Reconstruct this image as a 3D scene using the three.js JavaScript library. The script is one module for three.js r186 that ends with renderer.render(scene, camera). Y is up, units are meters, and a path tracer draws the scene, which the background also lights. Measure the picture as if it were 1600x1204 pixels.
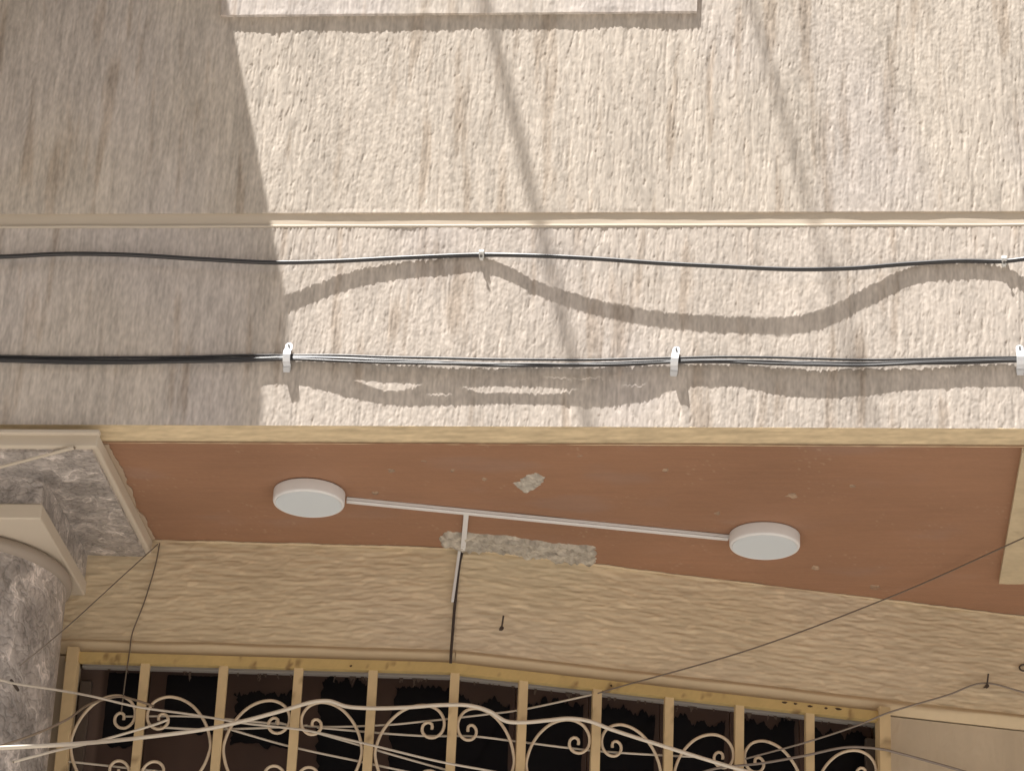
import * as THREE from 'three';
import { ImprovedNoise } from 'three/addons/math/ImprovedNoise.js';
import { mergeGeometries } from 'three/addons/utils/BufferGeometryUtils.js';
import { RoundedBoxGeometry } from 'three/addons/geometries/RoundedBoxGeometry.js';

// ---------------------------------------------------------------- camera, sky, sun, exposure
const scene = new THREE.Scene();
const V = (x, y, z) => new THREE.Vector3(x, y, z);
const F = 4700, W = 1600, H = 1204;                       // focal length in photograph pixels (long lens)
const CAM = V(0, 1.6, 6.66);
const camera = new THREE.PerspectiveCamera(2 * Math.atan(H / 2 / F) * 180 / Math.PI, W / H, 0.1, 400);
const back = V(-425, 2209, F).normalize();                // the wall's axes as the tilted camera sees them
const right = V(1, -0.0028, 0); right.z = -(right.x * back.x + right.y * back.y) / back.z; right.normalize();
const upv = back.clone().cross(right);
const basis = new THREE.Matrix4().makeBasis(V(right.x, upv.x, back.x), V(right.y, upv.y, back.y), V(right.z, upv.z, back.z));
camera.quaternion.setFromRotationMatrix(basis);
camera.position.copy(CAM);
camera.updateMatrixWorld();

const KX = 1.08, KY = 4.3;                                // how far a shadow falls right and down per metre off the wall
const sunDir = V(-KX, KY, 1).normalize();
{
  const w = 256, h = 128, d = new Float32Array(w * h * 4);
  for (let j = 0; j < h; j++) {
    const el = ((j + 0.5) / h - 0.5) * Math.PI, s = Math.max(0, Math.sin(el));
    for (let i = 0; i < w; i++) {
      const k = (j * w + i) * 4, t = Math.pow(s, 0.5);
      d[k] = 0.50 * (1 - t) + 0.235 * t; d[k + 1] = 0.455 * (1 - t) + 0.25 * t; d[k + 2] = 0.405 * (1 - t) + 0.285 * t; d[k + 3] = 1;
    }
  }
  const sky = new THREE.DataTexture(d, w, h, THREE.RGBAFormat, THREE.FloatType);
  sky.mapping = THREE.EquirectangularReflectionMapping; sky.magFilter = THREE.LinearFilter; sky.minFilter = THREE.LinearFilter;
  sky.needsUpdate = true;
  scene.background = sky; scene.environment = sky;
}
const sun = new THREE.DirectionalLight(new THREE.Color().setRGB(1, 0.965, 0.92), 5);
sun.target.position.set(-0.5, 4, 0); sun.position.copy(sun.target.position).addScaledVector(sunDir, 40);
sun.castShadow = true; sun.shadow.mapSize.set(4096, 4096);
Object.assign(sun.shadow.camera, { left: -14, right: 14, top: 14, bottom: -14, near: 1, far: 90 });
scene.add(sun, sun.target);

const renderer = new THREE.WebGLRenderer({ antialias: true });
renderer.toneMapping = THREE.LinearToneMapping;
renderer.toneMappingExposure = 2.0;
renderer.shadowMap.enabled = true;

// ---------------------------------------------------------------- helpers
const noiseGen = new ImprovedNoise();
const N = (x, y, z = 0.5) => noiseGen.noise(x + 300.13, y + 211.7, z + 17.3);
const fbm = (x, y, o = 4, z = 0.5) => { let s = 0, a = 1, t = 0; for (let i = 0; i < o; i++) { s += a * N(x, y, z + i * 7.1); t += a; a *= 0.5; x *= 2.03; y *= 2.03; } return s / t; };
let seed = 12345;
const rnd = () => { seed = (seed * 1664525 + 1013904223) >>> 0; return seed / 4294967296; };
const smooth = (a, b, x) => { const t = Math.min(1, Math.max(0, (x - a) / (b - a))); return t * t * (3 - 2 * t); };
const mix = (a, b, t) => a + (b - a) * t;
const rgb = (r, g, b) => new THREE.Color().setRGB(r, g, b);

const ray = (px, py) => V((px - W / 2) / F, -(py - H / 2) / F, -1).applyMatrix4(new THREE.Matrix4().extractRotation(basis));
const atZ = (px, py, z) => { const d = ray(px, py); return CAM.clone().addScaledVector(d, (z - CAM.z) / d.z); };
const atY = (px, py, y) => { const d = ray(px, py); return CAM.clone().addScaledVector(d, (y - CAM.y) / d.y); };

const used = {};
const numbered = n => { const k = used[n] = (used[n] ?? -1) + 1; return k ? `${n}_${String(k).padStart(3, '0')}` : n; };
function mesh(name, geo, mat, parent) { const m = new THREE.Mesh(geo, mat); m.name = name; m.castShadow = m.receiveShadow = true; if (parent) parent.add(m); return m; }
function thing(name, label, category, pos = V(0, 0, 0), group) {
  const o = new THREE.Group(); o.name = numbered(name); o.position.copy(pos); o.userData = { label, category };
  if (group) o.userData.group = group;
  scene.add(o); return o;
}
function single(name, label, category, geo, mat, group) {
  const o = mesh(numbered(name), geo, mat, scene); o.userData = { label, category }; if (group) o.userData.group = group; return o;
}
function structure(name, geo, mat) { const o = mesh(numbered(name), geo, mat, scene); o.userData.kind = 'structure'; return o; }
const std = (c, roughness = 0.85, extra = {}) => new THREE.MeshStandardMaterial({ color: c, roughness, ...extra });
const box = (w, h, d, x = 0, y = 0, z = 0) => new THREE.BoxGeometry(w, h, d).translate(x, y, z);
const rbox = (w, h, d, r, x = 0, y = 0, z = 0) => new RoundedBoxGeometry(w, h, d, 2, r).translate(x, y, z);
const tube = (pts, r, seg = pts.length * 14, rad = 10) => {
  const c = new THREE.CatmullRomCurve3(pts, false, 'centripetal');
  const g = [new THREE.TubeGeometry(c, seg, r, rad)];
  return g[0];
};
const rod = (a, b, r, rad = 10) => {
  const d = b.clone().sub(a), g = new THREE.CylinderGeometry(r, r, d.length(), rad);
  g.applyQuaternion(new THREE.Quaternion().setFromUnitVectors(V(0, 1, 0), d.clone().normalize()));
  return g.translate((a.x + b.x) / 2, (a.y + b.y) / 2, (a.z + b.z) / 2);
};

// a sheet with real relief: us along U, vs along Vv, pushed along their normal by hf(u, v); rims drop back by 'skirt'
function relief({ o, U, Vv, us, vs, hf, cf, skirt = 0.02, uvs = true }) {
  const n = U.clone().cross(Vv).normalize(), nu = us.length, nv = vs.length, p = [], c = [], uv = [], idx = [];
  const put = (u, v, h, col) => {
    p.push(o.x + U.x * u + Vv.x * v + n.x * h, o.y + U.y * u + Vv.y * v + n.y * h, o.z + U.z * u + Vv.z * v + n.z * h);
    c.push(col[0], col[1], col[2]); if (uvs) uv.push(u, v);
  };
  for (let j = 0; j < nv; j++) for (let i = 0; i < nu; i++) put(us[i], vs[j], hf(us[i], vs[j]), cf(us[i], vs[j]));
  for (let j = 0; j < nv - 1; j++) for (let i = 0; i < nu - 1; i++) {
    const a = j * nu + i, b = a + 1, d = a + nu, e = d + 1; idx.push(a, b, e, a, e, d);
  }
  if (skirt > 0) {                                        // own vertices, so that the arris stays crisp
    const rim = [];
    for (let i = 0; i < nu; i++) rim.push([us[i], vs[0]]);
    for (let j = 1; j < nv; j++) rim.push([us[nu - 1], vs[j]]);
    for (let i = nu - 2; i >= 0; i--) rim.push([us[i], vs[nv - 1]]);
    for (let j = nv - 2; j >= 0; j--) rim.push([us[0], vs[j]]);
    const s0 = p.length / 3;
    for (const [u, v] of rim) { const col = cf(u, v), h = hf(u, v); put(u, v, h, col); put(u, v, h - skirt, col); }
    for (let k = 0; k < rim.length - 1; k++) { const a = s0 + 2 * k; idx.push(a, a + 1, a + 3, a, a + 3, a + 2); }
  }
  const g = new THREE.BufferGeometry();
  g.setAttribute('position', new THREE.Float32BufferAttribute(p, 3));
  g.setAttribute('color', new THREE.Float32BufferAttribute(c, 3));
  if (uvs) g.setAttribute('uv', new THREE.Float32BufferAttribute(uv, 2));
  g.setIndex(idx); g.computeVertexNormals(); return g;
}
// a run of coordinates that is fine between a and b and grows coarser outside, out to lo and hi
function run(lo, a, b, hi, step, grow = 1.12) {
  const r = [];
  for (let t = a, s = step; t > lo; s = Math.min(s * grow, 0.4)) { t -= s; r.unshift(Math.max(t, lo)); }
  const n = Math.max(1, Math.round((b - a) / step)); for (let i = 0; i <= n; i++) r.push(a + (b - a) * i / n);
  for (let t = b, s = step; t < hi; s = Math.min(s * grow, 0.4)) { t += s; r.push(Math.min(t, hi)); }
  return r;
}
// DataTexture from f(u, v) -> [r, g, b] in 0..1
function tex(w, h, f, srgb = true) {
  const d = new Uint8Array(w * h * 4);
  for (let j = 0; j < h; j++) for (let i = 0; i < w; i++) { const c = f(i / w, j / h), k = (j * w + i) * 4; for (let q = 0; q < 3; q++) d[k + q] = Math.max(0, Math.min(255, c[q] * 255)); d[k + 3] = 255; }
  const t = new THREE.DataTexture(d, w, h, THREE.RGBAFormat, THREE.UnsignedByteType);
  t.wrapS = t.wrapT = THREE.RepeatWrapping; t.magFilter = THREE.LinearFilter; t.minFilter = THREE.LinearMipmapLinearFilter; t.generateMipmaps = true;
  if (srgb) t.colorSpace = THREE.SRGBColorSpace; t.needsUpdate = true; return t;
}

// ---------------------------------------------------------------- main levels, found from the photograph
const YS = atZ(800, 679, -0.0).y - 0.012;                 // underside of the overhanging upper storey
const CH = 0.034;                                         // chamfer along the bottom of the upper storey
const yPx = py => atZ(900, py, 0).y;
const Y_UP = yPx(331), Y_STRIP = yPx(350), Y_PANEL = yPx(22);
// the set-back wall under the overhang: two vertical planes that meet in a crease
const A0 = atY(250, 844, YS), B0 = atY(720, 857, YS), C0 = atY(1600, 963, YS);
const planeL = new THREE.Vector3().subVectors(B0, A0).setY(0).normalize();
const planeR = new THREE.Vector3().subVectors(C0, B0).setY(0).normalize();
const nL = V(-planeL.z, 0, planeL.x), nR = V(-planeR.z, 0, planeR.x);
const onWall = (px, py, off = 0) => {                     // point seen at a pixel, off metres in front of the set-back wall
  const d = ray(px, py), hit = n => { const q = B0.clone().addScaledVector(n, off); return CAM.clone().addScaledVector(d, q.sub(CAM).dot(n) / d.dot(n)); };
  const l = hit(nL), r = hit(nR); return l.z < r.z ? l : r;
};
const wallPt = (s, y, off = 0) => {                       // s metres along the wall from the crease (left negative)
  const d = s < 0 ? planeL : planeR, n = s < 0 ? nL : nR;
  return V(B0.x + d.x * s + n.x * off, y, B0.z + d.z * s + n.z * off);
};
const sOf = p => { const q = p.clone().sub(B0).setY(0); const a = q.dot(planeR); return a > 0 ? a : q.dot(planeL); };
const y1 = onWall(711, 1015).y, y2 = y1 - 0.042;          // rough plaster ends; window opening begins
console.log('YS', YS, 'A', A0.toArray(), 'B', B0.toArray(), 'C', C0.toArray(), 'yup', Y_UP, Y_STRIP, Y_PANEL, 'y1', y1);

// ---------------------------------------------------------------- ground and the house across the street
{
  const g = new THREE.PlaneGeometry(120, 120, 1, 1).rotateX(-Math.PI / 2);
  const t = tex(512, 512, (u, v) => { const n = fbm(u * 40, v * 40, 3); const m = fbm(u * 6, v * 6, 3, 3); const q = 0.64 + 0.08 * n + 0.07 * m; return [q * 1.0, q * 0.975, q * 0.945]; });
  t.repeat.set(20, 20);
  structure('ground', g, std(0xffffff, 0.95, { map: t }));
}
{
  const b = thing('house', 'tall beige plastered house on the far side of the street', 'house', V(0, 0, 11.2));
  const w = std(rgb(0.48, 0.415, 0.34), 0.9), fr = std(rgb(0.3, 0.22, 0.14), 0.7), gl = std(rgb(0.03, 0.035, 0.04), 0.25);
  mesh('wall', box(34, 12.5, 5, 0, 6.25, 2.5), w, b);
  mesh('parapet', box(34.3, 0.5, 0.3, 0, 12.75, 0.05), w, b);
  for (let f = 0; f < 4; f++) for (let i = -7; i <= 7; i++) {
    const x = i * 2.2, y = 1.9 + f * 3.05;
    const wi = mesh('window', box(1.16, 1.36, 0.06, x, y, -0.01), fr, b);
    mesh('pane', box(0.5, 1.22, 0.02, x - 0.28, y, -0.045), gl, wi); mesh('pane', box(0.5, 1.22, 0.02, x + 0.28, y, -0.045), gl, wi);
    mesh('sill', box(1.34, 0.07, 0.2, x, y - 0.74, -0.06), w, wi);
  }
}

// ---------------------------------------------------------------- the building
const bld = thing('building', 'cream plastered building with overhanging upper storey and brown painted soffit', 'building');
const plaster = new THREE.MeshStandardMaterial({ vertexColors: true, roughness: 0.92, color: 0xffffff });

// scratched wall plaster: short drag marks that run down, with grains and pits between them
function scratch(x, y) {
  const wx = x + 0.010 * N(x * 5, y * 4, 2) + 0.0025 * N(x * 30, y * 26, 4);
  const calm = smooth(-0.25, 0.3, fbm(x * 3.1, y * 1.7, 2, 9));           // calm patches between busy ones
  const drag = N(wx * 165, y * 14, 1), drag2 = N(wx * 84 + 9, y * 6, 3), nick = N(wx * 190, y * 38, 8), grain = N(wx * 215, y * 105, 5), lump = N(wx * 105, y * 55, 6);
  const cut = -smooth(0.12, 0.4, drag) * 1.5 - smooth(0.26, 0.5, drag2) * 1.2 - smooth(0.3, 0.5, nick) * 1.0;
  return 0.00085 * (cut * mix(0.75, 1.2, calm) + 0.42 * grain * mix(1.6, 0.6, calm) + 0.4 * lump * mix(1.4, 0.7, calm)) + 0.0016 * fbm(x * 7, y * 4, 2, 11);
}
function facadeTone(x, y) {
  const big = fbm(x * 2.3, y * 1.1, 3, 21), run_ = fbm(x * 14, y * 1.6, 3, 22), fine = N(x * 90, y * 40, 23), dust = fbm(x * 60, y * 5, 2, 24);
  let k = 1 + 0.09 * big + 0.13 * run_ + 0.05 * fine + 0.20 * dust + 0.20 * N(x * 170, y * 15, 28) + 0.20 * N(x * 210 + 3, y * 60, 29);
  const stain = smooth(0.14, 0.40, fbm(x * 22 + 4, y * 2.4, 4, 25)) * 0.2;  // browner weather runs
  const grey = smooth(0.05, 0.35, fbm(x * 2.1 + 8, y * 1.2, 2, 27)) * 0.5;
  k -= stain;
  return [0.568 * k * (1 - 0.02 * grey), 0.506 * k * (1 - 0.25 * stain), 0.436 * k * (1 - 0.5 * stain) * (1 + 0.10 * grey)];
}
const XL = atZ(0, 500, 0).x - 0.15, XR = atZ(1600, 500, 0).x + 0.15, STEP = 0.0025;
const usF = run(-7, XL, XR, 5, STEP);
{
  const yTop = yPx(0) + 0.12;
  mesh('upper_wall', relief({ o: V(0, 0, 0), U: V(1, 0, 0), Vv: V(0, 1, 0), us: usF, vs: run(Y_UP, Y_UP, yTop, 10, STEP), hf: (x, y) => { const t = smooth(Y_UP, Y_UP + 0.012, y); return scratch(x, y) * t + (1 - t) * (0.0018 * fbm(x * 5, 3, 3, 46) - 0.0004); }, cf: facadeTone, skirt: 0.03 }), plaster, bld);
  // slim smooth strip, a thin bead, then the lower wall
  const coarse = run(-7, XL, XR, 5, 0.006);
  const smoothTone = (x, y) => { const k = 1 + 0.08 * fbm(x * 5, y * 30, 3, 31); return [0.61 * k, 0.53 * k, 0.43 * k]; };
  mesh('smooth_strip', relief({ o: V(0, 0, -0.0052), U: V(1, 0, 0), Vv: V(0, 1, 0), us: coarse, vs: run(Y_STRIP - 0.012, Y_STRIP - 0.012, Y_UP + 0.006, Y_UP + 0.006, 0.005), hf: (x, y) => 0.0009 * fbm(x * 9, y * 40, 3, 33), cf: smoothTone, skirt: 0.01 }), plaster, bld);
  const bead = [], bp = [];
  for (let i = 0; i < coarse.length; i += 3) bp.push(V(coarse[i], Y_STRIP - 0.004 + 0.0026 * fbm(coarse[i] * 4, 1, 3, 35), -0.0034 + 0.0008 * N(coarse[i] * 8, 2, 36)));
  mesh('bead', tube(bp, 0.0052, bp.length * 2, 8), std(rgb(0.63, 0.555, 0.455), 0.8), bld);
  const yLow = YS + CH;
  mesh('lower_wall', relief({ o: V(0, 0, 0.0004), U: V(1, 0, 0), Vv: V(0, 1, 0), us: usF, vs: run(yLow, yLow, Y_STRIP - 0.009, Y_STRIP - 0.009, STEP), hf: (x, y) => scratch(x + 3.7, y) , cf: (x, y) => { const c = facadeTone(x + 3.7, y); return [c[0] * 1.0, c[1] * 1.0, c[2] * 1.02]; }, skirt: 0.02 }), plaster, bld);
  // chamfered ochre edge under the lower wall
  const ochre = (x, y) => { const k = 1 + 0.4 * fbm(x * 11, y * 130, 3, 41) + 0.14 * N(x * 60, y * 200, 42); return [0.60 * k, 0.475 * k, 0.30 * k]; };
  mesh('edge_band', relief({ o: V(0, YS, -CH), U: V(1, 0, 0), Vv: V(0, 0.7071, 0.7071), us: coarse, vs: run(0, 0, CH * 1.4142, CH * 1.4142, 0.004), hf: (x, v) => 0.0010 * fbm(x * 18, v * 110, 3, 43) + (v < 0.002 ? 0.0016 * N(x * 25, 3, 44) : 0), cf: ochre, skirt: 0.012 }), plaster, bld);
  // raised panel at the top of the picture
  const pl = atZ(344, 22, 0.011).x, pr = atZ(1089, 22, 0.011).x;
  mesh('raised_panel', relief({ o: V(0, 0, 0.0105), U: V(1, 0, 0), Vv: V(0, 1, 0), us: run(pl, pl, pr, pr, STEP), vs: run(Y_PANEL, Y_PANEL, yTop, Y_PANEL + 0.9, STEP), hf: (x, y) => 0.7 * scratch(x + 9.1, y) + 0.002 * N(x * 9, 1, 45) * smooth(Y_PANEL + 0.02, Y_PANEL, y) , cf: (x, y) => { const c = facadeTone(x + 9.1, y); return [c[0] * 1.05, c[1] * 1.06, c[2] * 1.08]; }, skirt: 0.016 }), plaster, bld);
  // the solid upper storey behind the plaster
  mesh('upper_storey', box(11.9, 5.3, 5, -1, YS + 2.72, -2.56), std(rgb(0.5, 0.43, 0.34), 0.9), bld);
}
// brown soffit
const soffit = (() => {
  const us = run(-7, XL, XR + 0.1, 5, 0.005), vs = run(0, 0, 1.3, 4.4, 0.005);
  const tone = (x, v) => {
    const s = fbm(x * 6, v * 90, 3, 51), m = fbm(x * 2.2, v * 3.1, 4, 52), g = N(x * 95, v * 140, 53), st = smooth(0.12, 0.4, fbm(x * 3 + 5, v * 6, 4, 58));
    const fleck = smooth(0.46, 0.56, N(x * 120, v * 70, 54)) * smooth(0.05, 0.3, N(x * 7, v * 7, 55));
    const k = 1 + 0.10 * s + 0.22 * m + 0.06 * g; return [mix(0.315 * k, 0.45, fleck * 0.5), mix(0.168 * k * (1 + 0.08 * st), 0.31, fleck * 0.5), mix(0.099 * k * (1 + 0.22 * st), 0.21, fleck * 0.5)];
  };
  const g = relief({ o: V(0, YS + 0.001, -CH + 0.006), U: V(1, 0, 0), Vv: V(0, 0, -1), us, vs, hf: (x, v) => -0.0012 * fbm(x * 4, v * 40, 3, 56) + 0.0012 * fbm(x * 3, v * 3, 2, 57), cf: tone, skirt: 0 });
  const idx = g.index.array; for (let i = 0; i < idx.length; i += 3) { const q = idx[i]; idx[i] = idx[i + 1]; idx[i + 1] = q; }   // facing down
  g.computeVertexNormals(); return mesh('soffit', g, new THREE.MeshStandardMaterial({ vertexColors: true, roughness: 0.65 }), bld);
})();
// set-back wall: rough header above the window, smooth band, right-hand wall, apron below
function roughWall(s, y) {
  const w = y + 0.008 * N(s * 6, y * 9, 61);
  const drag = N(s * 20, w * 150, 62), drag2 = N(s * 11, w * 72, 63), grain = N(s * 90, w * 150, 64), tear = N(s * 26, w * 75, 66);
  return 0.0014 * (1.3 * drag + 1.0 * drag2 + 0.45 * grain + 0.9 * N(s * 34, w * 150, 60)) + 0.0008 * smooth(0.22, 0.36, tear) + 0.004 * fbm(s * 2.2, y * 3, 2, 65);
}
const roughTone = (s, y) => { const k = 1 + 0.12 * fbm(s * 3, y * 6, 3, 67) + 0.16 * fbm(s * 14, y * 90, 2, 68) + 0.14 * N(s * 20, y * 170, 59) + 0.10 * smooth(0.25, 0.4, N(s * 26, y * 75, 66)); const w = smooth(-0.2, 0.5, fbm(s * 1.4, y * 2, 2, 69)); return [0.625 * k, mix(0.508, 0.512, w) * k, mix(0.345, 0.37, w) * k]; };
const bandTone = (s, y) => { const k = 1 + 0.10 * fbm(s * 4, y * 40, 3, 71) + 0.04 * N(s * 60, y * 60, 72); return [0.65 * k, 0.525 * k, 0.35 * k]; };
const S_L = -2.3, S_WL = sOf(onWall(112, 1090)), S_WR = sOf(onWall(1382, 1120)) + 0.004, S_R = 2.6, Y_WB = y2 - 1.45;
for (const [a, b, dir] of [[S_L, 0, planeL], [0, S_R, planeR]]) {
  const o = V(B0.x, 0, B0.z);
  mesh('header_wall', relief({ o, U: dir, Vv: V(0, 1, 0), us: run(a, Math.max(a, -1.25), Math.min(b, 1.75), b, 0.0042), vs: run(y1, y1, YS + 0.004, YS + 0.004, 0.0034), hf: roughWall, cf: roughTone, skirt: 0.016 }), plaster, bld);
}
const bandA = (a, b, dir) => mesh('smooth_band', relief({ o: V(B0.x, 0, B0.z).addScaledVector(V(-dir.z, 0, dir.x), 0.003), U: dir, Vv: V(0, 1, 0), us: run(a, a, b, b, 0.008), vs: run(y2, y2, y1 + 0.008, y1 + 0.008, 0.004), hf: (s, y) => 0.001 * fbm(s * 8, y * 30, 3, 73) + 0.003 * fbm(s * 2.2, y * 3, 2, 65) + 0.013 * Math.min(1, (y - y2) / (y1 - 0.012 - y2)) - 0.015 * smooth(y1 - 0.016 + 0.01 * N(s * 5, 2, 77), y1 + 0.006, y) - 0.005, cf: bandTone, skirt: 0.012 }), plaster, bld);
bandA(S_L, 0, planeL); bandA(0, S_R, planeR);
{ // right of the window: wall with marks that run down
  const o = V(B0.x, 0, B0.z);
  const hf = (s, y) => 0.8 * scratch(s + 17, y) + 0.002 * fbm(s * 3, y * 3, 2, 74), cf = (s, y) => { const k = 1 + 0.14 * fbm(s * 14, y * 2, 3, 75) + 0.07 * fbm(s * 3, y * 3, 2, 76); return [0.55 * k, 0.455 * k, 0.335 * k]; };
  mesh('side_wall', relief({ o: o.clone().addScaledVector(nR, -0.004), U: planeR, Vv: V(0, 1, 0), us: run(S_WR, S_WR, 2.0, S_R, 0.005), vs: run(0, y2 - 0.32, y2 - 0.004, y2 - 0.004, 0.005), hf, cf, skirt: 0.1 }), plaster, bld);
  mesh('side_wall', relief({ o: o.clone().addScaledVector(nL, -0.004), U: planeL, Vv: V(0, 1, 0), us: run(S_L, S_L, S_WL, S_WL, 0.02), vs: run(0, 0, y2 - 0.004, y2 - 0.004, 0.02, 1.0), hf, cf, skirt: 0.1 }), plaster, bld);
  const om = std(rgb(0.5, 0.4, 0.27), 0.9);
  for (const [a, b, dir, n] of [[S_WL, 0, planeL, nL], [0, S_WR, planeR, nR]]) {
    const len = b - a, ang = Math.atan2(-dir.z, dir.x), put = (g, name, m) => { const q = mesh(name, g, m, bld); q.position.set(B0.x + dir.x * (a + b) / 2, 0, B0.z + dir.z * (a + b) / 2); q.rotation.y = ang; return q; };
    put(box(len - 0.002, Y_WB, 0.2, 0, Y_WB / 2, -0.104), 'window_apron', om);
    put(box(len - 0.002, 0.05, 0.11, 0, y2 + 0.031, -0.067), 'window_head', std(rgb(0.48, 0.34, 0.13), 0.8));   // painted underside of the opening
  }
}
// back of the room behind the window, so that the glass looks into the dark
{
  const dark = std(rgb(0.45, 0.4, 0.33), 0.95);
  mesh('room_wall', box(5, YS, 0.1, -0.2, YS / 2, -3.2), dark, bld);
  mesh('room_wall', box(0.1, YS, 3.2, -2.75, YS / 2, -1.7), dark, bld);
  mesh('room_wall', box(0.1, YS, 2.4, 2.35, YS / 2, -2.1), dark, bld);
}
// window: aluminium head, mullions, brown dusty panes with torn black film
const barPx = [[108, 1090], [222, 1092], [345, 1095], [463, 1097], [580, 1100], [701, 1100], [816, 1105], [932, 1108], [1045, 1112], [1155, 1118], [1265, 1125], [1379, 1130]];
const barS = barPx.map(([x, y]) => sOf(onWall(x, y, 0.012))); barS[5] = 0;
{
  const win = thing('tinted_glazing', 'dark window with torn black film on brown panes behind the ochre grille', 'window', V(B0.x, Y_WB, B0.z));
  const alu = std(rgb(0.36, 0.33, 0.3), 0.6), D = -0.075;
  const brown = new THREE.MeshStandardMaterial({ vertexColors: true, roughness: 0.55 });
  const film = new THREE.MeshPhysicalMaterial({ color: rgb(0.004, 0.004, 0.006), roughness: 0.5, ior: 1.25 }), scrap = std(rgb(0.13, 0.095, 0.075), 0.8);
  const place = (m, s0, s1) => { const dir = s1 <= 0.0001 ? planeL : planeR; m.position.set(B0.x + dir.x * (s0 + s1) / 2, 0, B0.z + dir.z * (s0 + s1) / 2).sub(win.position); m.rotation.y = Math.atan2(-dir.z, dir.x); return m; };
  const add = (name, g, mat, s0, s1, par = win) => place(mesh(name, g, mat, par), s0, s1);
  for (const [a, b] of [[S_WL, 0], [0, S_WR]]) {
    const len = b - a;
    add('frame_head', rbox(len - 0.01, 0.04, 0.03, 0.003, 0, y2 + 0.006, D), alu, a, b);
    add('frame_sill', rbox(len - 0.01, 0.05, 0.03, 0.003, 0, Y_WB + 0.03, D), alu, a, b);
    add('frame_jamb', rbox(0.03, y2 - Y_WB - 0.1, 0.026, 0.003, (a < -0.01 ? 1 : -1) * (len / 2 - 0.02) * (a < -0.01 ? -1 : -1), (y2 + Y_WB) / 2, D), std(rgb(0.1, 0.075, 0.06), 0.7), a, b);
  }
  for (let i = 0; i < barS.length - 1; i++) {
    const s0 = barS[i], s1 = barS[i + 1], w = s1 - s0, y0 = Y_WB + 0.05, yT = y2 - 0.012;
    const g = new THREE.PlaneGeometry(w - 0.002, yT - y0, 16, 60).translate(0, (yT + y0) / 2, D - 0.004), col = [];
    for (let k = 0; k < g.attributes.position.count; k++) { const x = g.attributes.position.getX(k) + i * 0.37, y = g.attributes.position.getY(k); const q = 1 + 0.45 * fbm(x * 9, y * 3, 3, 81) + (i === 0 && x < -0.03 ? 1.2 : 0); col.push(0.05 * q, 0.026 * q * (i === 0 && x < -0.03 ? 1.25 : 1), 0.019 * q * (i === 0 && x < -0.03 ? 1.4 : 1)); }
    g.setAttribute('color', new THREE.Float32BufferAttribute(col, 3));
    const pane = add('pane', g, brown, s0, s1);
    // torn film: straight cut below, ragged rim above and on the left
    const left = [0.42, 0.22, 0.12, 0.26, 0.24, 0.10, 0.14, 0.12, 0.1, 0.08, 0.1][i], top = [0.01, 0.012, 0.05, 0.016, 0.03, 0.05, 0.035, 0.035, 0.04, 0.03, 0.03][i], low = [0.2, 0.16, 0.15, 0.3, 0.3, 0.3, 0.3, 0.28, 0.2, 0.24, 0.3][i];
    const xl = -w / 2 + left * w, xr = w / 2 - 0.012, sh = new THREE.Shape(), n = 90;
    sh.moveTo(xl, yT - top - low);
    for (let k = 0; k <= 22; k++) { const t = k / 22; sh.lineTo(xl + (i < 2 ? 0.002 : 0.03) * fbm(t * 9, i * 3.3, 4, 82), yT - top - low + (low - 0.005) * t); }
    for (let k = 1; k <= n; k++) { const t = k / n; sh.lineTo(xl + (xr - xl) * t, Math.min(yT - 0.002, yT - top + (i < 2 ? 0.004 : 0.045) * fbm(t * 6, i * 5.1, 4, 83) + (i < 2 ? 0.002 : 0.014) * fbm(t * 22, i * 2.2, 3, 84))); }
    for (let k = 0; k <= 22; k++) { const t = k / 22; sh.lineTo(xr - 0.003 + 0.004 * fbm(t * 7, i, 2, 85), yT - top - (low) * t); }
    for (let k = 1; k < 20; k++) { const t = k / 20; sh.lineTo(xr + (xl - xr) * t, yT - top - low + 0.03 * fbm(t * 6, i * 4.4, 3, 86)); }
    const fg = new THREE.ExtrudeGeometry(sh, { depth: 0.0008, bevelEnabled: false }).translate(0, 0, D - 0.001);
    mesh('tint_film', fg, film, pane);
    for (let k = 0; k < (i < 2 ? 3 : 7); k++) {          // curled pale scraps along the tear
      const x = mix(xl, xr, rnd()), h = 0.006 + 0.026 * rnd() * rnd(), ww = 0.002 + 0.009 * rnd() * rnd(), ss = new THREE.Shape(), lean = 0.012 * (rnd() - 0.5), m = 9;
      ss.moveTo(x - ww, yT - 0.001);
      for (let q = 1; q <= m; q++) ss.lineTo(x - ww * (1 - 0.8 * q / m) + lean * q / m + 0.004 * N(q * 0.7, k * 3.1 + i, 88), yT - h * q / m);
      for (let q = m; q >= 1; q--) ss.lineTo(x + ww * (1 - 0.7 * q / m) + lean * q / m + 0.004 * N(q * 0.7, k * 5.7 + i, 89), yT - h * (q - 0.4) / m);
      ss.lineTo(x + ww, yT - 0.001);
      mesh('film_scrap', new THREE.ExtrudeGeometry(ss, { depth: 0.0006, bevelEnabled: false }).rotateX(-0.06).translate(0, yT * (1 - Math.cos(0.06)) , D + 0.003 + yT * Math.sin(0.06)), scrap, pane);
    }
  }
}
let strip;
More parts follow.
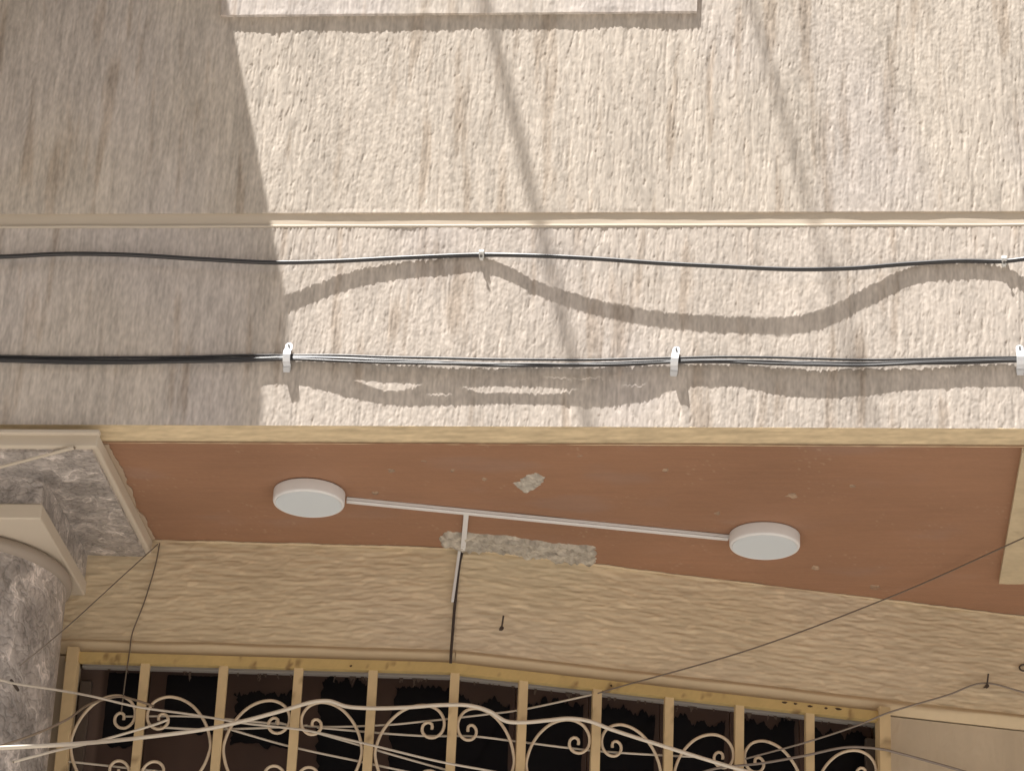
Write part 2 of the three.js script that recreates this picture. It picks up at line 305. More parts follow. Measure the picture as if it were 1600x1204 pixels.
// mortar patches on the soffit, ragged ochre paint along its rim, right-hand pilaster head
{
  const mortar = new THREE.MeshStandardMaterial({ vertexColors: true, roughness: 0.95 });
  const patch = (name, outline, thick, parent, tone, seedz) => {            // lump under the soffit inside an outline of [x, z]
    const xs = outline.map(p => p[0]), zs = outline.map(p => p[1]);
    const x0 = Math.min(...xs), x1 = Math.max(...xs), z0 = Math.min(...zs), z1 = Math.max(...zs), st = 0.0035, p = [], c = [], idx = [];
    const inside = (x, z) => { let q = false, dm = 9; for (let i = 0, j = outline.length - 1; i < outline.length; j = i++) { const [xi, zi] = outline[i], [xj, zj] = outline[j]; if ((zi > z) !== (zj > z) && x < (xj - xi) * (z - zi) / (zj - zi) + xi) q = !q; const t = Math.max(0, Math.min(1, ((x - xi) * (xj - xi) + (z - zi) * (zj - zi)) / ((xj - xi) ** 2 + (zj - zi) ** 2))); dm = Math.min(dm, Math.hypot(x - xi - t * (xj - xi), z - zi - t * (zj - zi))); } return q ? dm : -dm; };
    const nx = Math.ceil((x1 - x0) / st) + 3, nz = Math.ceil((z1 - z0) / st) + 3;
    for (let j = 0; j < nz; j++) for (let i = 0; i < nx; i++) {
      const x = x0 + (i - 1) * st, z = z0 + (j - 1) * st, d = inside(x, z) + 0.016 * fbm(x * 42, z * 42, 4, seedz);
      const t = smooth(-0.001, 0.008, d) * (0.5 + 1.3 * Math.max(-0.34, fbm(x * 34, z * 50, 3, seedz + 3)) + 0.5 * N(x * 110, z * 110, seedz + 5));
      p.push(x, YS + 0.001 - (d > 0 ? Math.max(0.0008, thick * t) : -0.004), z);
      const k = 1 + 0.8 * fbm(x * 45, z * 70, 3, seedz + 7) + 0.2 * N(x * 190, z * 190, seedz + 8); c.push(tone[0] * k, tone[1] * k, tone[2] * k);
    }
    for (let j = 0; j < nz - 1; j++) for (let i = 0; i < nx - 1; i++) { const a = j * nx + i; idx.push(a, a + 1, a + nx, a + 1, a + nx + 1, a + nx); }
    const g = new THREE.BufferGeometry(); g.setAttribute('position', new THREE.Float32BufferAttribute(p, 3)); g.setAttribute('color', new THREE.Float32BufferAttribute(c, 3)); g.setIndex(idx); g.computeVertexNormals();
    return mesh(name, g, mortar, parent);
  };
  const out = pts => pts.map(([x, y]) => { const q = atY(x, y, YS); return [q.x, q.z]; });
  patch('mortar_patch', out([[686, 838], [700, 830], [716, 832], [740, 834], [775, 836], [806, 838], [830, 844], [860, 848], [890, 850], [926, 853], [932, 864], [930, 882], [880, 876], [830, 870], [770, 862], [720, 857], [690, 852]]), 0.014, soffit, [0.42, 0.375, 0.31], 91).userData.label = 'rough grey mortar patch along the wall joint';
  patch('mortar_patch', out([[797, 754], [812, 751], [820, 744], [838, 740], [850, 746], [846, 758], [830, 767], [812, 764], [806, 758]]), 0.013, soffit, [0.42, 0.38, 0.32], 95).userData.label = 'chipped patch of bare plaster';
  for (const [x, y, r] of [[610, 737, 4], [585, 771, 3], [664, 720, 3], [706, 735, 2.5], [757, 748, 3], [1238, 776, 5], [1122, 802, 3], [1275, 888, 4], [1368, 919, 5], [905, 715, 2.5], [1040, 735, 2.5], [1332, 760, 3]])
    patch('paint_chip', out([[x - r * 2, y], [x - r, y - r], [x + r * 1.4, y - r * 0.8], [x + r * 2, y + r * 0.3], [x, y + r]]), 0.002, soffit, [0.36, 0.25, 0.17], 99 + x);
  // ragged strips: paint that strayed from the wall onto the soffit
  strip = (a, b, w, tone, sd, name) => {
    const d = b.clone().sub(a), L = d.length(); d.normalize(); const n = V(-d.z, 0, d.x), o1 = [], o2 = [], m = Math.ceil(L / 0.012);
    for (let i = 0; i <= m; i++) { const q = a.clone().addScaledVector(d, L * i / m), k = w * (0.8 + 1.1 * fbm(i * 0.07, sd, 3, 5) + 0.4 * N(i * 0.55, sd, 6)); const e = q.clone().addScaledVector(n, Math.max(0.001, k)); o1.push([q.x, q.z]); o2.unshift([e.x, e.z]); }
    const sh = new THREE.Shape(o1.concat(o2).map(([x, z]) => new THREE.Vector2(x, -z)));
    return mesh(name, new THREE.ExtrudeGeometry(sh, { depth: 0.0025, bevelEnabled: false }).rotateX(-Math.PI / 2).translate(0, YS - 0.0028, 0), std(rgb(...tone), 0.9), soffit);
  };
  strip(wallPt(-1.0, YS, -0.002), wallPt(0, YS, -0.002), 0.012, [0.66, 0.54, 0.37], 3, 'paint_edge');
  strip(wallPt(0.02, YS, -0.002), wallPt(2.2, YS, -0.002), 0.012, [0.66, 0.54, 0.37], 7, 'paint_edge');
  const q = atY(1575, 826, YS), zb = atY(1560, 911, YS - 0.012).z;
  mesh('pilaster_head', relief({ o: V(q.x, YS - 0.014, -CH - 0.004), U: V(0, 0, -1), Vv: V(1, 0, 0), us: run(0, 0, -CH - 0.004 - zb, -CH - 0.004 - zb, 0.006), vs: run(0, 0, 0.8, 0.8, 0.008), hf: (u, v) => 0.0022 * fbm(u * 22, v * 22, 3, 97) + 0.001 * N(u * 90, v * 90, 98), cf: (u, v) => { const k = 1 + 0.2 * fbm(u * 15, v * 15, 3, 99) + 0.1 * N(u * 80, v * 80, 94); return [0.53 * k, 0.43 * k, 0.28 * k]; }, skirt: 0.018 }), plaster, bld);
}

// ---------------------------------------------------------------- column
{
  const uSlab = YS - 0.040, xr = atY(151, 698, uSlab).x, zf = atY(120, 698, uSlab).z, IN = 0.165, HALF = 0.47, cx = xr - HALF, cz = zf - HALF;
  const ztop = zf - IN, yc = atZ(60, 786, ztop).y, half2 = HALF - IN, yc2 = yc - 0.042, back2 = -0.045;
  console.log('column', cx, cz, 'zf', zf, 'yc', yc, uSlab);
  const marble = (ru, rv) => {
    const f = (u, v) => { const x = u * 9, y = v * 9, wx = fbm(x * 1.3, y * 1.3, 3, 101) * 1.3, wy = fbm(x * 1.3 + 5, y * 1.3, 3, 102) * 1.3; const r = 1 - Math.abs(fbm(x * 1.6 + wx, y * 1.6 + wy, 4, 103)) * 4, s = 1 - Math.abs(fbm(x * 3.1 + wy, y * 3.1 + wx, 3, 104)) * 4; return [fbm(x * 0.9 + wx * 0.6, y * 0.9 + wy * 0.6, 4, 105), Math.max(0, r), Math.max(0, s)]; };
    const t = tex(512, 512, (u, v) => { const [b, r, s] = f(u, v); const light = smooth(0.62, 0.98, r) * 0.15 * smooth(-0.1, 0.2, b), dk = smooth(0.6, 0.98, s) * 0.10; const k = 0.645 + 0.24 * b + light - dk + 0.12 * fbm(u * 55, v * 55, 3, 107); return [k * 1.02, k * 0.97, k * 0.935]; });
    const bp = tex(512, 512, (u, v) => { const [b, r, s] = f(u, v); const k = 0.5 + 0.5 * b + 0.25 * r - 0.2 * s; return [k, k, k]; }, false);
    t.repeat.set(ru, rv); bp.repeat.set(ru, rv);
    return std(0xffffff, 0.38, { map: t, bumpMap: bp, bumpScale: 0.006 });
  };
  const col = thing('column', 'round grey marbled column with stepped square capital beside the window', 'column', V(cx, 0, cz));
  const cream = std(rgb(0.56, 0.485, 0.39), 0.8), mFlat = marble(1.6, 1.6), mShaft = marble(2.6, 5);
  const fitUV = (g, sc) => { const p = g.attributes.position, n = g.attributes.normal, u = g.attributes.uv; for (let i = 0; i < p.count; i++) { const ax = Math.abs(n.getX(i)), ay = Math.abs(n.getY(i)); if (ay > 0.7) u.setXY(i, p.getX(i) * sc, p.getZ(i) * sc); else if (ax > 0.7) u.setXY(i, p.getZ(i) * sc, p.getY(i) * sc); else u.setXY(i, p.getX(i) * sc, p.getY(i) * sc); } return g; };
  const T = YS - 0.001 - uSlab;
  const top = mesh('capital_slab', rbox(HALF * 2, T, HALF * 2, 0.006, 0, uSlab + T / 2, 0), cream, col);
  mesh('slab_underside', fitUV(box(HALF * 2 - 0.028, 0.012, HALF * 2 - 0.028, 0, uSlab - 0.002, 0), 1), mFlat, top);
  mesh('crown_moulding', rbox(HALF * 2 + 0.01, 0.012, 0.02, 0.004, 0, YS - 0.004, HALF + 0.004), cream, top);
  const h = uSlab - 0.006 - yc; mesh('neck_block', fitUV(box(half2 * 2 - 0.01, h, half2 * 2 - 0.01, 0, yc + h / 2, 0), 1), mFlat, col);
  mesh('lower_slab', rbox(half2 * 2, 0.042, half2 * 2, 0.005, 0, yc - 0.021, 0), cream, col);
  const R = half2 - 0.002, ring = new THREE.TorusGeometry(R - 0.02, 0.022, 14, 72).rotateX(Math.PI / 2).translate(0, yc2 - 0.02, back2);
  mesh('ring_moulding', ring, std(rgb(0.34, 0.285, 0.235), 0.6), col);
  const rs = R - 0.012, prof = []; for (let i = 0; i <= 40; i++) { const y = (yc2 - 0.02) * i / 40; prof.push(new THREE.Vector2(rs, y)); }
  mesh('shaft', new THREE.LatheGeometry(prof, 80).translate(0, 0, back2), mShaft, col);
  mesh('plinth', rbox(0.78, 0.2, 0.78, 0.01, 0, 0.1, back2), cream, col);
  // slanting cream joint filler on the underside
  const a = atY(-30, 737, uSlab - 0.009).sub(col.position), b = atY(116, 699, uSlab - 0.009).sub(col.position);
  mesh('joint_strip', tube([a, a.clone().lerp(b, 0.5), b], 0.0045, 12, 8), cream, top);
  // brush marks of cream beside the capital on the soffit
  strip(V(xr - 0.002, YS, -CH - 0.005), V(xr - 0.002, YS, A0.z + 0.01), 0.014, [0.44, 0.34, 0.25], 11, 'paint_edge');
}

// ---------------------------------------------------------------- grille
const yR = y2 - 0.001, RH = 0.027;                        // rail top, rail height
{
  const gr = thing('window_grille', 'ochre iron window grille with scrolls below the rough plaster wall', 'window grille', V(B0.x, y2 - 1.4, B0.z));
  const rel = p => p.sub(gr.position), bars = new THREE.MeshStandardMaterial({ vertexColors: true, roughness: 0.75 });
  const paint = (g, base, sd, spots = 0.25) => { const p = g.attributes.position, c = []; for (let i = 0; i < p.count; i++) { const x = p.getX(i), y = p.getY(i); const k = 1 + 0.16 * fbm(x * 14 + sd, y * 9, 3, 111) + 0.08 * N(x * 120, y * 120, 112), r = smooth(0.24, 0.4, fbm(x * 30 + sd, y * 22, 3, 113)) * spots; c.push(mix(base[0] * k, 0.16, r), mix(base[1] * k, 0.085, r), mix(base[2] * k, 0.035, r)); } g.setAttribute('color', new THREE.Float32BufferAttribute(c, 3)); return g; };
  const OFF = 0.012, barTone = [0.63, 0.475, 0.27], railTone = [0.52, 0.375, 0.155], scrTone = [0.64, 0.52, 0.38];
  const place = (m, s, y, d) => { const p = rel(wallPt(s, y, OFF)); m.position.copy(p); m.rotation.y = Math.atan2(-d.z, d.x); return m; };
  for (const [a, b, d] of [[barS[0] - 0.02, 0.004, planeL], [-0.004, barS[11] + 0.018, planeR]]) {
    const L = b - a, mid = (a + b) / 2, pt = V(B0.x + d.x * mid - d.z * OFF, 0, B0.z + d.z * mid + d.x * OFF);
    for (const [y, hh, nm] of [[yR - RH / 2, RH, 'top_rail'], [y2 - 0.7, 0.02, 'middle_rail'], [Y_WB + 0.02, RH, 'bottom_rail']]) {
      const m = mesh(nm, paint(new THREE.BoxGeometry(L, hh, 0.02, 160, 3, 2), railTone, mid * 7, 0.7), bars, gr); m.position.copy(pt.clone().setY(y - (d === planeR ? 0.0012 : 0)).sub(gr.position)); m.rotation.y = Math.atan2(-d.z, d.x);
    }
  }
  barS.forEach((s, i) => {
    const end = i === 0 || i === 11, d = i <= 5 ? planeL : planeR, hh = yR - RH - Y_WB - 0.03;
    const w = end ? 0.03 : 0.0235, g = paint(new THREE.BoxGeometry(w, end ? hh + RH + 0.01 : hh, end ? 0.04 : 0.016, 2, 90, 2), barTone, i * 3.1, 0.55);
    const m = place(mesh(end ? 'end_post' : 'bar', g, bars, gr), s, (yR - RH + Y_WB + 0.03) / 2 + (end ? RH / 2 + 0.003 : 0), d); if (end) m.position.addScaledVector(i ? nR : nL, 0.004);
  });
  for (const [px, py, w] of [[1226, 1097, 8], [1243, 1099, 6], [1266, 1103, 8], [1291, 1106, 5], [1311, 1107.5, 11], [1377, 1119, 6], [548, 1040, 4], [955, 1071, 4]]) {   // rust holes in the rail
    const p = rel(onWall(px, py, OFF + 0.0103)), sh = new THREE.Shape(), n = 14; for (let k = 0; k < n; k++) { const a = k / n * Math.PI * 2, q = 1 + 0.5 * N(Math.cos(a) * 2 + px, Math.sin(a) * 2, 7); const X = Math.cos(a) * w * 0.0009 * q, Y = Math.sin(a) * 0.0028 * q; k ? sh.lineTo(X, Y) : sh.moveTo(X, Y); }
    const m = mesh('rust_spot', new THREE.ExtrudeGeometry(sh, { depth: 0.0006, bevelEnabled: false }), std(rgb(0.06, 0.035, 0.02), 0.9), gr); m.position.copy(p); const d = px < 705 ? planeL : planeR; m.rotation.y = Math.atan2(-d.z, d.x);
  }
  // C-scrolls: u 0 at the far bar, 1 at the bar the curl sits on; v metres below the rail, in photograph pixels of one bay
  const half = [[590, 1172], [592, 1160], [598, 1143], [609, 1126], [626, 1111], [645, 1103.5], [663, 1103], [679, 1110], [688, 1122], [690, 1134], [686, 1145], [676, 1151.5], [665, 1150], [658, 1142], [659, 1132.5], [666, 1128.5], [672, 1132], [672, 1139]];
  const uv = half.map(([x, y]) => [(x - 580) / 120, (y - 1054 - (x - 580) * 0.05) / 553 + 0.008]);
  const vm = uv[0][1];
  for (let i = 0; i < 11; i++) {
    const far = i % 2 === 0 ? i : i + 1, near = i % 2 === 0 ? i + 1 : i;
    for (let rowi = 0; rowi < 3; rowi++) {
      const full = uv.slice(1).reverse().concat(uv.map(([u, v]) => [u, 2 * vm - v])), jx = 0.02 * (rnd() - 0.5), jy = 0.004 * (rnd() - 0.5);
      const pts = full.map(([u, v]) => { const s = mix(barS[far], barS[near], u + jx * u), d = i < 5 ? planeL : planeR; const y = yR - RH - v - jy - rowi * 0.46; return rel(V(B0.x + d.x * s - d.z * OFF, y, B0.z + d.z * s + d.x * OFF)); });
      mesh('scroll', paint(tube(pts, 0.0041, 120, 8), scrTone, i * 1.7, 0.2), bars, gr);
    }
  }
}

// ---------------------------------------------------------------- lamps and white trunking on the soffit
const white = std(rgb(0.74, 0.73, 0.72), 0.5);
{
  const lampSpots = [[482, 788, 'round white ceiling lamp at the left end of the white trunking'], [1195, 855, 'round white ceiling lamp at the right end of the white trunking']];
  const RAD = 0.0915;
  for (const [x, y, label] of lampSpots) {
    const p = atY(x, y, YS - 0.036); p.y = YS;
    const l = thing('ceiling_lamp', label, 'lamp', p, 'ceiling lamps under the overhang');
    const hp = [[0, 0.0], [RAD - 0.004, 0.0], [RAD, -0.003], [RAD, -0.030], [RAD - 0.002, -0.0345], [RAD - 0.006, -0.0365], [RAD - 0.0085, -0.0345], [RAD - 0.0085, -0.030]].map(([a, b]) => new THREE.Vector2(a, b)).reverse();
    mesh('housing', new THREE.LatheGeometry(hp, 72), std(rgb(0.76, 0.755, 0.75), 0.45), l);
    const dp = []; for (let i = 0; i <= 10; i++) dp.push(new THREE.Vector2((RAD - 0.008) * i / 10 + 1e-4, -0.0352 + 0.0012 * Math.pow(i / 10, 4) * -0.3)); 
    mesh('diffuser', new THREE.LatheGeometry(dp, 72), std(rgb(0.67, 0.73, 0.77), 0.35), l);
  }
  // trunking: base and lid, as a run with a branch and a drop down the wall
  const a = atY(541, 783, YS - 0.01), b = atY(1139, 842, YS - 0.01); a.y = b.y = YS;
  const tr = thing('cable_trunking', 'slim white cable trunking joining the two lamps, with a branch down the wall', 'trunking', a.clone());
  const seg = (p, q, w, hgt, name, lidName, nrm) => {     // rectangular duct from p to q hanging off a surface with normal nrm
    const d = q.clone().sub(p), L = d.length(); d.normalize(); const side = new THREE.Vector3().crossVectors(d, nrm).normalize();
    const m4 = new THREE.Matrix4().makeBasis(d, nrm, side).setPosition(p.clone().add(q).multiplyScalar(0.5).sub(tr.position));
    const base = mesh(name, rbox(L, hgt * 0.55, w, 0.0012, 0, hgt * 0.275 + 0.0003, 0).applyMatrix4(m4), white, tr);
    mesh(lidName, rbox(L - 0.001, hgt * 0.36, w * 1.02, 0.0022, 0, hgt * 0.80, 0).applyMatrix4(m4), white, base);
  };
  const DN = V(0, -1, 0); seg(a, b, 0.016, 0.013, 'long_run', 'lid', DN);
  const t0 = a.clone().lerp(b, 0.309), t1 = B0.clone().add(V(0.006, 0, 0.004)); t0.z -= 0.009; seg(t0, t1, 0.013, 0.012, 'branch', 'lid', DN);
  const w0 = onWall(718, 862, 0.003), w1 = onWall(707, 941, 0.003);
  seg(w0, w1, 0.0075, 0.012, 'wall_drop', 'lid', nL);
}
// dark lead that leaves the trunking and runs down the crease
const blackPVC = new THREE.MeshPhysicalMaterial({ color: rgb(0.008, 0.007, 0.009), roughness: 0.42, ior: 1.75 }), brownPVC = std(rgb(0.05, 0.036, 0.03), 0.6);
single('lamp_lead', 'thin dark lead running down the wall crease from the white trunking to the grille', 'cable', tube([onWall(722, 862, 0.006), onWall(718, 880, 0.006), onWall(712, 930, 0.006), onWall(707, 990, 0.010), onWall(705, 1015, 0.018), onWall(704, 1037, 0.020)], 0.004), brownPVC);

// ---------------------------------------------------------------- cables along the facade
{
  const path = [[-260, 404, .02], [-120, 402, .02], [0, 401, .02], [100, 396.5, .02], [200, 398, .021], [320, 405, .023], [430, 410, .024], [520, 408, .0135], [620, 403, .0078], [700, 399.5, .0062], [753, 398, .0062], [840, 399.5, .021], [930, 404, .030], [1030, 411, .033], [1130, 416, .034], [1240, 420.5, .031], [1330, 419, .019], [1420, 412, .0072], [1500, 407.5, .0064], [1568, 408, .0085], [1630, 402, .026], [1750, 410, .03], [1900, 408, .02]];
  single('wall_cable', 'single black cable along the upper wall under the smooth strip', 'cable', tube(path.map(([x, y, z]) => atZ(x, y, z)), 0.0056, 420, 12), blackPVC);
  const clipMat = std(rgb(0.78, 0.79, 0.77), 0.4), nailMat = std(rgb(0.09, 0.08, 0.07), 0.5, { metalness: 0.6 });
  for (const [x, y, label] of [[753, 398, 'small white cable clip with nail on the single cable, nearer the middle'], [1569, 408, 'small white cable clip with nail on the single cable near the right edge']]) {
    const c = atZ(x, y, 0), o = thing('cable_clip', label, 'cable clip', c, 'small clips of the single cable');
    const s = new THREE.Shape(); s.absarc(0, 0, 0.0088, Math.PI * 0.5, -Math.PI * 0.5, true); s.lineTo(-0.012, -0.0088); s.lineTo(-0.012, 0.0088);
    const hole = new THREE.Path(); hole.absarc(0, 0, 0.0058, 0, Math.PI * 2); s.holes.push(hole);
    mesh('hook', new THREE.ExtrudeGeometry(s, { depth: 0.011, bevelEnabled: true, bevelSize: 0.0007, bevelThickness: 0.0007, bevelSegments: 1 }).rotateY(-Math.PI / 2).translate(0.0055, 0, 0.008), clipMat, o);
    mesh('nail', mergeGeometries([rod(V(0, -0.0125, -0.01), V(0, -0.0125, 0.018), 0.0016), rod(V(0, -0.0125, 0.018), V(0, -0.0125, 0.0195), 0.0038)]), nailMat, o);
    mesh('lug', rbox(0.009, 0.009, 0.014, 0.001, 0, -0.0115, 0.006), clipMat, o);
  }
}
{
  const xs = [-260, -120, 0, 100, 200, 300, 380, 450, 530, 600, 680, 760, 840, 920, 990, 1055, 1130, 1200, 1270, 1350, 1430, 1510, 1592, 1700, 1850];
  const mid = [560, 560, 560, 562, 562, 561, 559, 558, 560, 562.5, 565, 567, 567.5, 567, 565.5, 563, 562.5, 564, 566, 567, 565, 563, 561, 562, 562];
  // offset above or below the middle (pixels) and distance off the wall, one list per cable
  const C = [
    ['thin black cable on top of the clipped bundle on the lower wall', 'cable', [-5, -5, -4, -4, -4, -4, -4, -3, -5, -5, -6, -6, -6, -5, -5, -4, -5, -6, -6, -5, -4, -4, -3, -4, -4], [6, 6, 6, 6, 6, 6, 6, 7, 7, 7, 8, 8, 7, 7, 7, 7, 7, 8, 9, 8, 8, 7, 7, 7, 7], 0.0031],
    ['thin black cable in the middle of the clipped bundle, nearest the wall', 'cable', [0, 0, 0, 0, 1, 0, 1, 0, -1, -1, 0, 1, 2, 1, 0, 0, 0, 1, 0, 0, 0, 0, 0, 0, 0], [5, 5, 5, 5, 5, 5, 6, 9, 10, 10, 11, 10, 10, 11, 10, 9, 9, 10, 10, 10, 9, 9, 9, 8, 8], 0.0034],
    ['thin black cable at the bottom of the clipped bundle', 'cable', [4, 4, 4, 5, 5, 4, 5, 3, 4, 4, 3, 2, 1, 3, 3, 3, 3, 4, 4, 4, 3, 4, 3, 4, 4], [12, 12, 12, 12, 12, 12, 12, 12, 18, 21.5, 21, 19.5, 20, 21, 19, 12, 11, 14, 16, 14, 12, 11, 11, 12, 12], 0.0034],
    ['thin black cable of the clipped bundle that sags farthest off the wall', 'cable', [2, 2, 2, 2, 3, 3, 2, 1, 0, 1, 2, 4, 4, 4, 4, 2, 1, 0, 2, 3, 2, 2, 2, 2, 2], [13, 13, 13, 13, 13, 13, 13, 12, 14.5, 20, 14.5, 19, 19, 15, 15, 12, 12, 12, 13, 12, 12, 12, 12, 12, 12], 0.0032]];
  for (const [label, cat, off, z, r] of C)
    single('bundle_cable', label, cat, tube(xs.map((x, i) => atZ(x, mid[i] + off[i], z[i] / 1000)), r, 420, 10), blackPVC, 'cables of the bundle');
  const strapMat = std(rgb(0.78, 0.80, 0.83), 0.42, { metalness: 0.35 }), screwMat = std(rgb(0.35, 0.34, 0.33), 0.45, { metalness: 0.7 });
  for (const [x, y, tilt, label] of [[450, 560, -0.03, 'galvanised strap clip holding the cable bundle at the edge of the shade'], [1055, 566, -0.09, 'galvanised strap clip holding the cable bundle in mid wall'], [1594, 564, 0.0, 'galvanised strap clip holding the cable bundle at the right edge']]) {
    const c = atZ(x, y, 0), o = thing('strap_clip', label, 'cable clip', c, 'strap clips of the cable bundle');
    const strip = (pts, w, th, round) => {                // bent strip: profile of [y, z] swept over its width
      const s = new THREE.Shape(), n = pts.length, nrm = pts.map((p, i) => { const a = pts[Math.max(0, i - 1)], b = pts[Math.min(n - 1, i + 1)], dx = b[0] - a[0], dy = b[1] - a[1], L = Math.hypot(dx, dy); return [-dy / L, dx / L]; });
      pts.forEach((p, i) => i ? s.lineTo(...p) : s.moveTo(...p));
      for (let i = n - 1; i >= 0; i--) s.lineTo(pts[i][0] + nrm[i][0] * th, pts[i][1] + nrm[i][1] * th);
      return new THREE.ExtrudeGeometry(s, { depth: w, bevelEnabled: true, bevelSize: 0.0003, bevelThickness: 0.0005, bevelSegments: 1 }).rotateY(-Math.PI / 2).rotateZ(0).translate(w / 2, 0, 0);
    };
    // profile in (z toward street, y): rotateY(-90) turns shape x into z
    const prof = [[0.002, -0.033], [0.003, -0.022], [0.010, -0.0185], [0.019, -0.016], [0.0235, -0.010], [0.0245, 0.0], [0.022, 0.010], [0.013, 0.018], [0.009, 0.022]].map(([z, y]) => [z, y]);
    const body = mesh('strap', strip(prof, 0.0175, -0.0016), strapMat, o);
    const head = new THREE.Shape(); head.moveTo(-0.0088, 0); head.lineTo(0.0088, 0); head.lineTo(0.0088, 0.010); head.absarc(0, 0.010, 0.0088, 0, Math.PI, false); head.lineTo(-0.0088, 0);
    mesh('tab', new THREE.ExtrudeGeometry(head, { depth: 0.0016, bevelEnabled: true, bevelSize: 0.0004, bevelThickness: 0.0004, bevelSegments: 1 }).rotateX(-0.22).translate(0, 0.0215, 0.0085), strapMat, o);
    mesh('screw', rod(V(0, 0.0315, -0.012), V(0, 0.0315, 0.0142), 0.0028), screwMat, o);
    mesh('tail', rbox(0.016, 0.0125, 0.0018, 0.0005).rotateX(0.35).translate(0, -0.0325, 0.0035), strapMat, o);
    o.rotation.z = tilt;
  }
}

// ---------------------------------------------------------------- loose wires before and behind the grille
{
  const pale = std(rgb(0.68, 0.61, 0.51), 0.6), grey = std(rgb(0.55, 0.49, 0.41), 0.65), dull = std(rgb(0.16, 0.125, 0.095), 0.7);
  const pt = ([x, y, o]) => typeof o === 'object' ? (o.y ? atY(x, y, o.y) : atZ(x, y, o.z)) : onWall(x, y, o);
  const wire = (label, r, mat, pts, name = 'loose_wire') => single(name, label, 'wire', tube(pts.map(pt), r, pts.length * 22, 8), mat);
  const Z = z => ({ z });
  wire('thick cream cable sagging in waves in front of the whole grille', 0.0054, pale, [[-90, 1172, Z(0.06)], [0, 1168, Z(0.04)], [80, 1164, Z(-0.02)], [220, 1152, 0.17], [325, 1138, 0.11], [380, 1126, 0.09], [440, 1110, 0.07], [490, 1096, 0.055], [515, 1095, 0.05], [540, 1103, 0.05], [580, 1106, 0.05], [630, 1105, 0.05], [690, 1101, 0.05], [735, 1102, 0.05], [765, 1111, 0.05], [790, 1126, 0.05], [820, 1128, 0.05], [855, 1125, 0.05], [890, 1122, 0.05], [920, 1126, 0.055], [955, 1139, 0.06], [1030, 1163, 0.08], [1130, 1194, 0.1], [1240, 1226, 0.12], [1330, 1262, 0.1]], 'thick_cable');
  wire('grey wire sloping from the column nail down across the left bars', 0.0032, grey, [[-60, 1051, Z(-0.02)], [0, 1062, Z(-0.08)], [20, 1067, Z(-0.125)], [85, 1077, Z(-0.25)], [150, 1089, 0.16], [215, 1104, 0.10], [300, 1116, 0.06], [380, 1129, 0.05], [440, 1136, 0.045], [480, 1141, 0.045], [565, 1160, 0.045], [685, 1189, 0.045], [760, 1203, 0.045], [860, 1222, 0.05]]);
  wire('lower grey wire sloping beside it behind the middle bars', 0.003, grey, [[430, 1127, 0.006], [500, 1146, 0.002], [590, 1172, 0.0], [685, 1199, 0.0], [780, 1224, 0.0]]);
  wire('grey wire nearly level behind the left bars, then rising over the plaster to the right', 0.0028, grey, [[196, 1119, 0.006], [300, 1119, 0.0], [430, 1130, 0.0], [505, 1135, 0.0], [605, 1132, 0.002], [660, 1127, 0.004], [765, 1115, 0.006], [812, 1109, 0.004], [920, 1086, 0.006], [934, 1083, 0.012]]);
  wire('long thin dark wire rising straight across plaster and soffit to the right', 0.0021, dull, [[934, 1083, 0.036], [960, 1075, 0.04], [1180, 1012, 0.06], [1400, 929, { y: YS - 0.03 }], [1600, 840, { y: YS - 0.035 }], [1760, 768, { y: YS - 0.04 }]], 'span_wire');
  wire('pale wire rising from the column to the first curl', 0.0034, pale, [[20, 1190, Z(-0.11)], [80, 1174, Z(-0.2)], [165, 1154, 0.07], [240, 1132, 0.045], [262, 1124, 0.04]]);
  wire('grey wire behind the second and third bars at curl height', 0.003, grey, [[250, 1136, 0.006], [320, 1139, 0.0], [430, 1136, 0.0], [480, 1133, 0.006]]);
  wire('grey wire falling to the right behind the third to fifth bars', 0.003, grey, [[352, 1137, 0.004], [450, 1165, 0.0], [565, 1190, 0.0], [640, 1206, 0.0], [720, 1222, 0.0]]);
  wire('long grey wire nearly level behind the bars from centre to right', 0.003, grey, [[495, 1136, 0.004], [560, 1142, 0.0], [657, 1149, 0.0], [740, 1150, 0.0], [800, 1157, 0.0], [925, 1172, 0.0], [1025, 1179, 0.0], [1090, 1182, 0.004]]);
  wire('short grey wire low in the leftmost bay', 0.003, grey, [[104, 1189, 0.006], [150, 1194, 0.0], [205, 1200, 0.0], [260, 1206, 0.0]]);
  wire('grey wire in front of the right bars, dark over the wall beyond', 0.0036, std(rgb(0.24, 0.2, 0.17), 0.65), [[1080, 1212, 0.05], [1120, 1200, 0.045], [1190, 1192, 0.045], [1258, 1180, 0.045], [1324, 1167, 0.045], [1378, 1170, 0.05], [1400, 1175, 0.04], [1504, 1204, 0.03], [1640, 1246, 0.03]]);
  wire('thin wire from a curl up past the end post to the bent nail', 0.0026, std(rgb(0.24, 0.2, 0.165), 0.65), [[1165, 1185, 0.045], [1264, 1158, 0.045], [1345, 1131, 0.045], [1386, 1114, 0.05], [1480, 1086, 0.024], [1538, 1067, 0.018], [1600, 1081, 0.02], [1720, 1108, 0.02]]);
  wire('thin drop wire hanging from the capital corner to the first curl', 0.0018, dull, [[249, 848, 0.006], [243, 880, 0.008], [225, 940, 0.008], [206, 990, 0.01], [202, 1018, 0.02], [197, 1050, 0.045], [193, 1080, 0.045], [189, 1112, 0.04]]);
  wire('fine wire slanting from the capital corner across the column', 0.0015, std(rgb(0.2, 0.165, 0.13), 0.7), [[246, 850, 0.01], [180, 910, 0.16], [110, 974, 0.36], [60, 1016, Z(-0.13)], [30, 1040, Z(-0.11)]]);
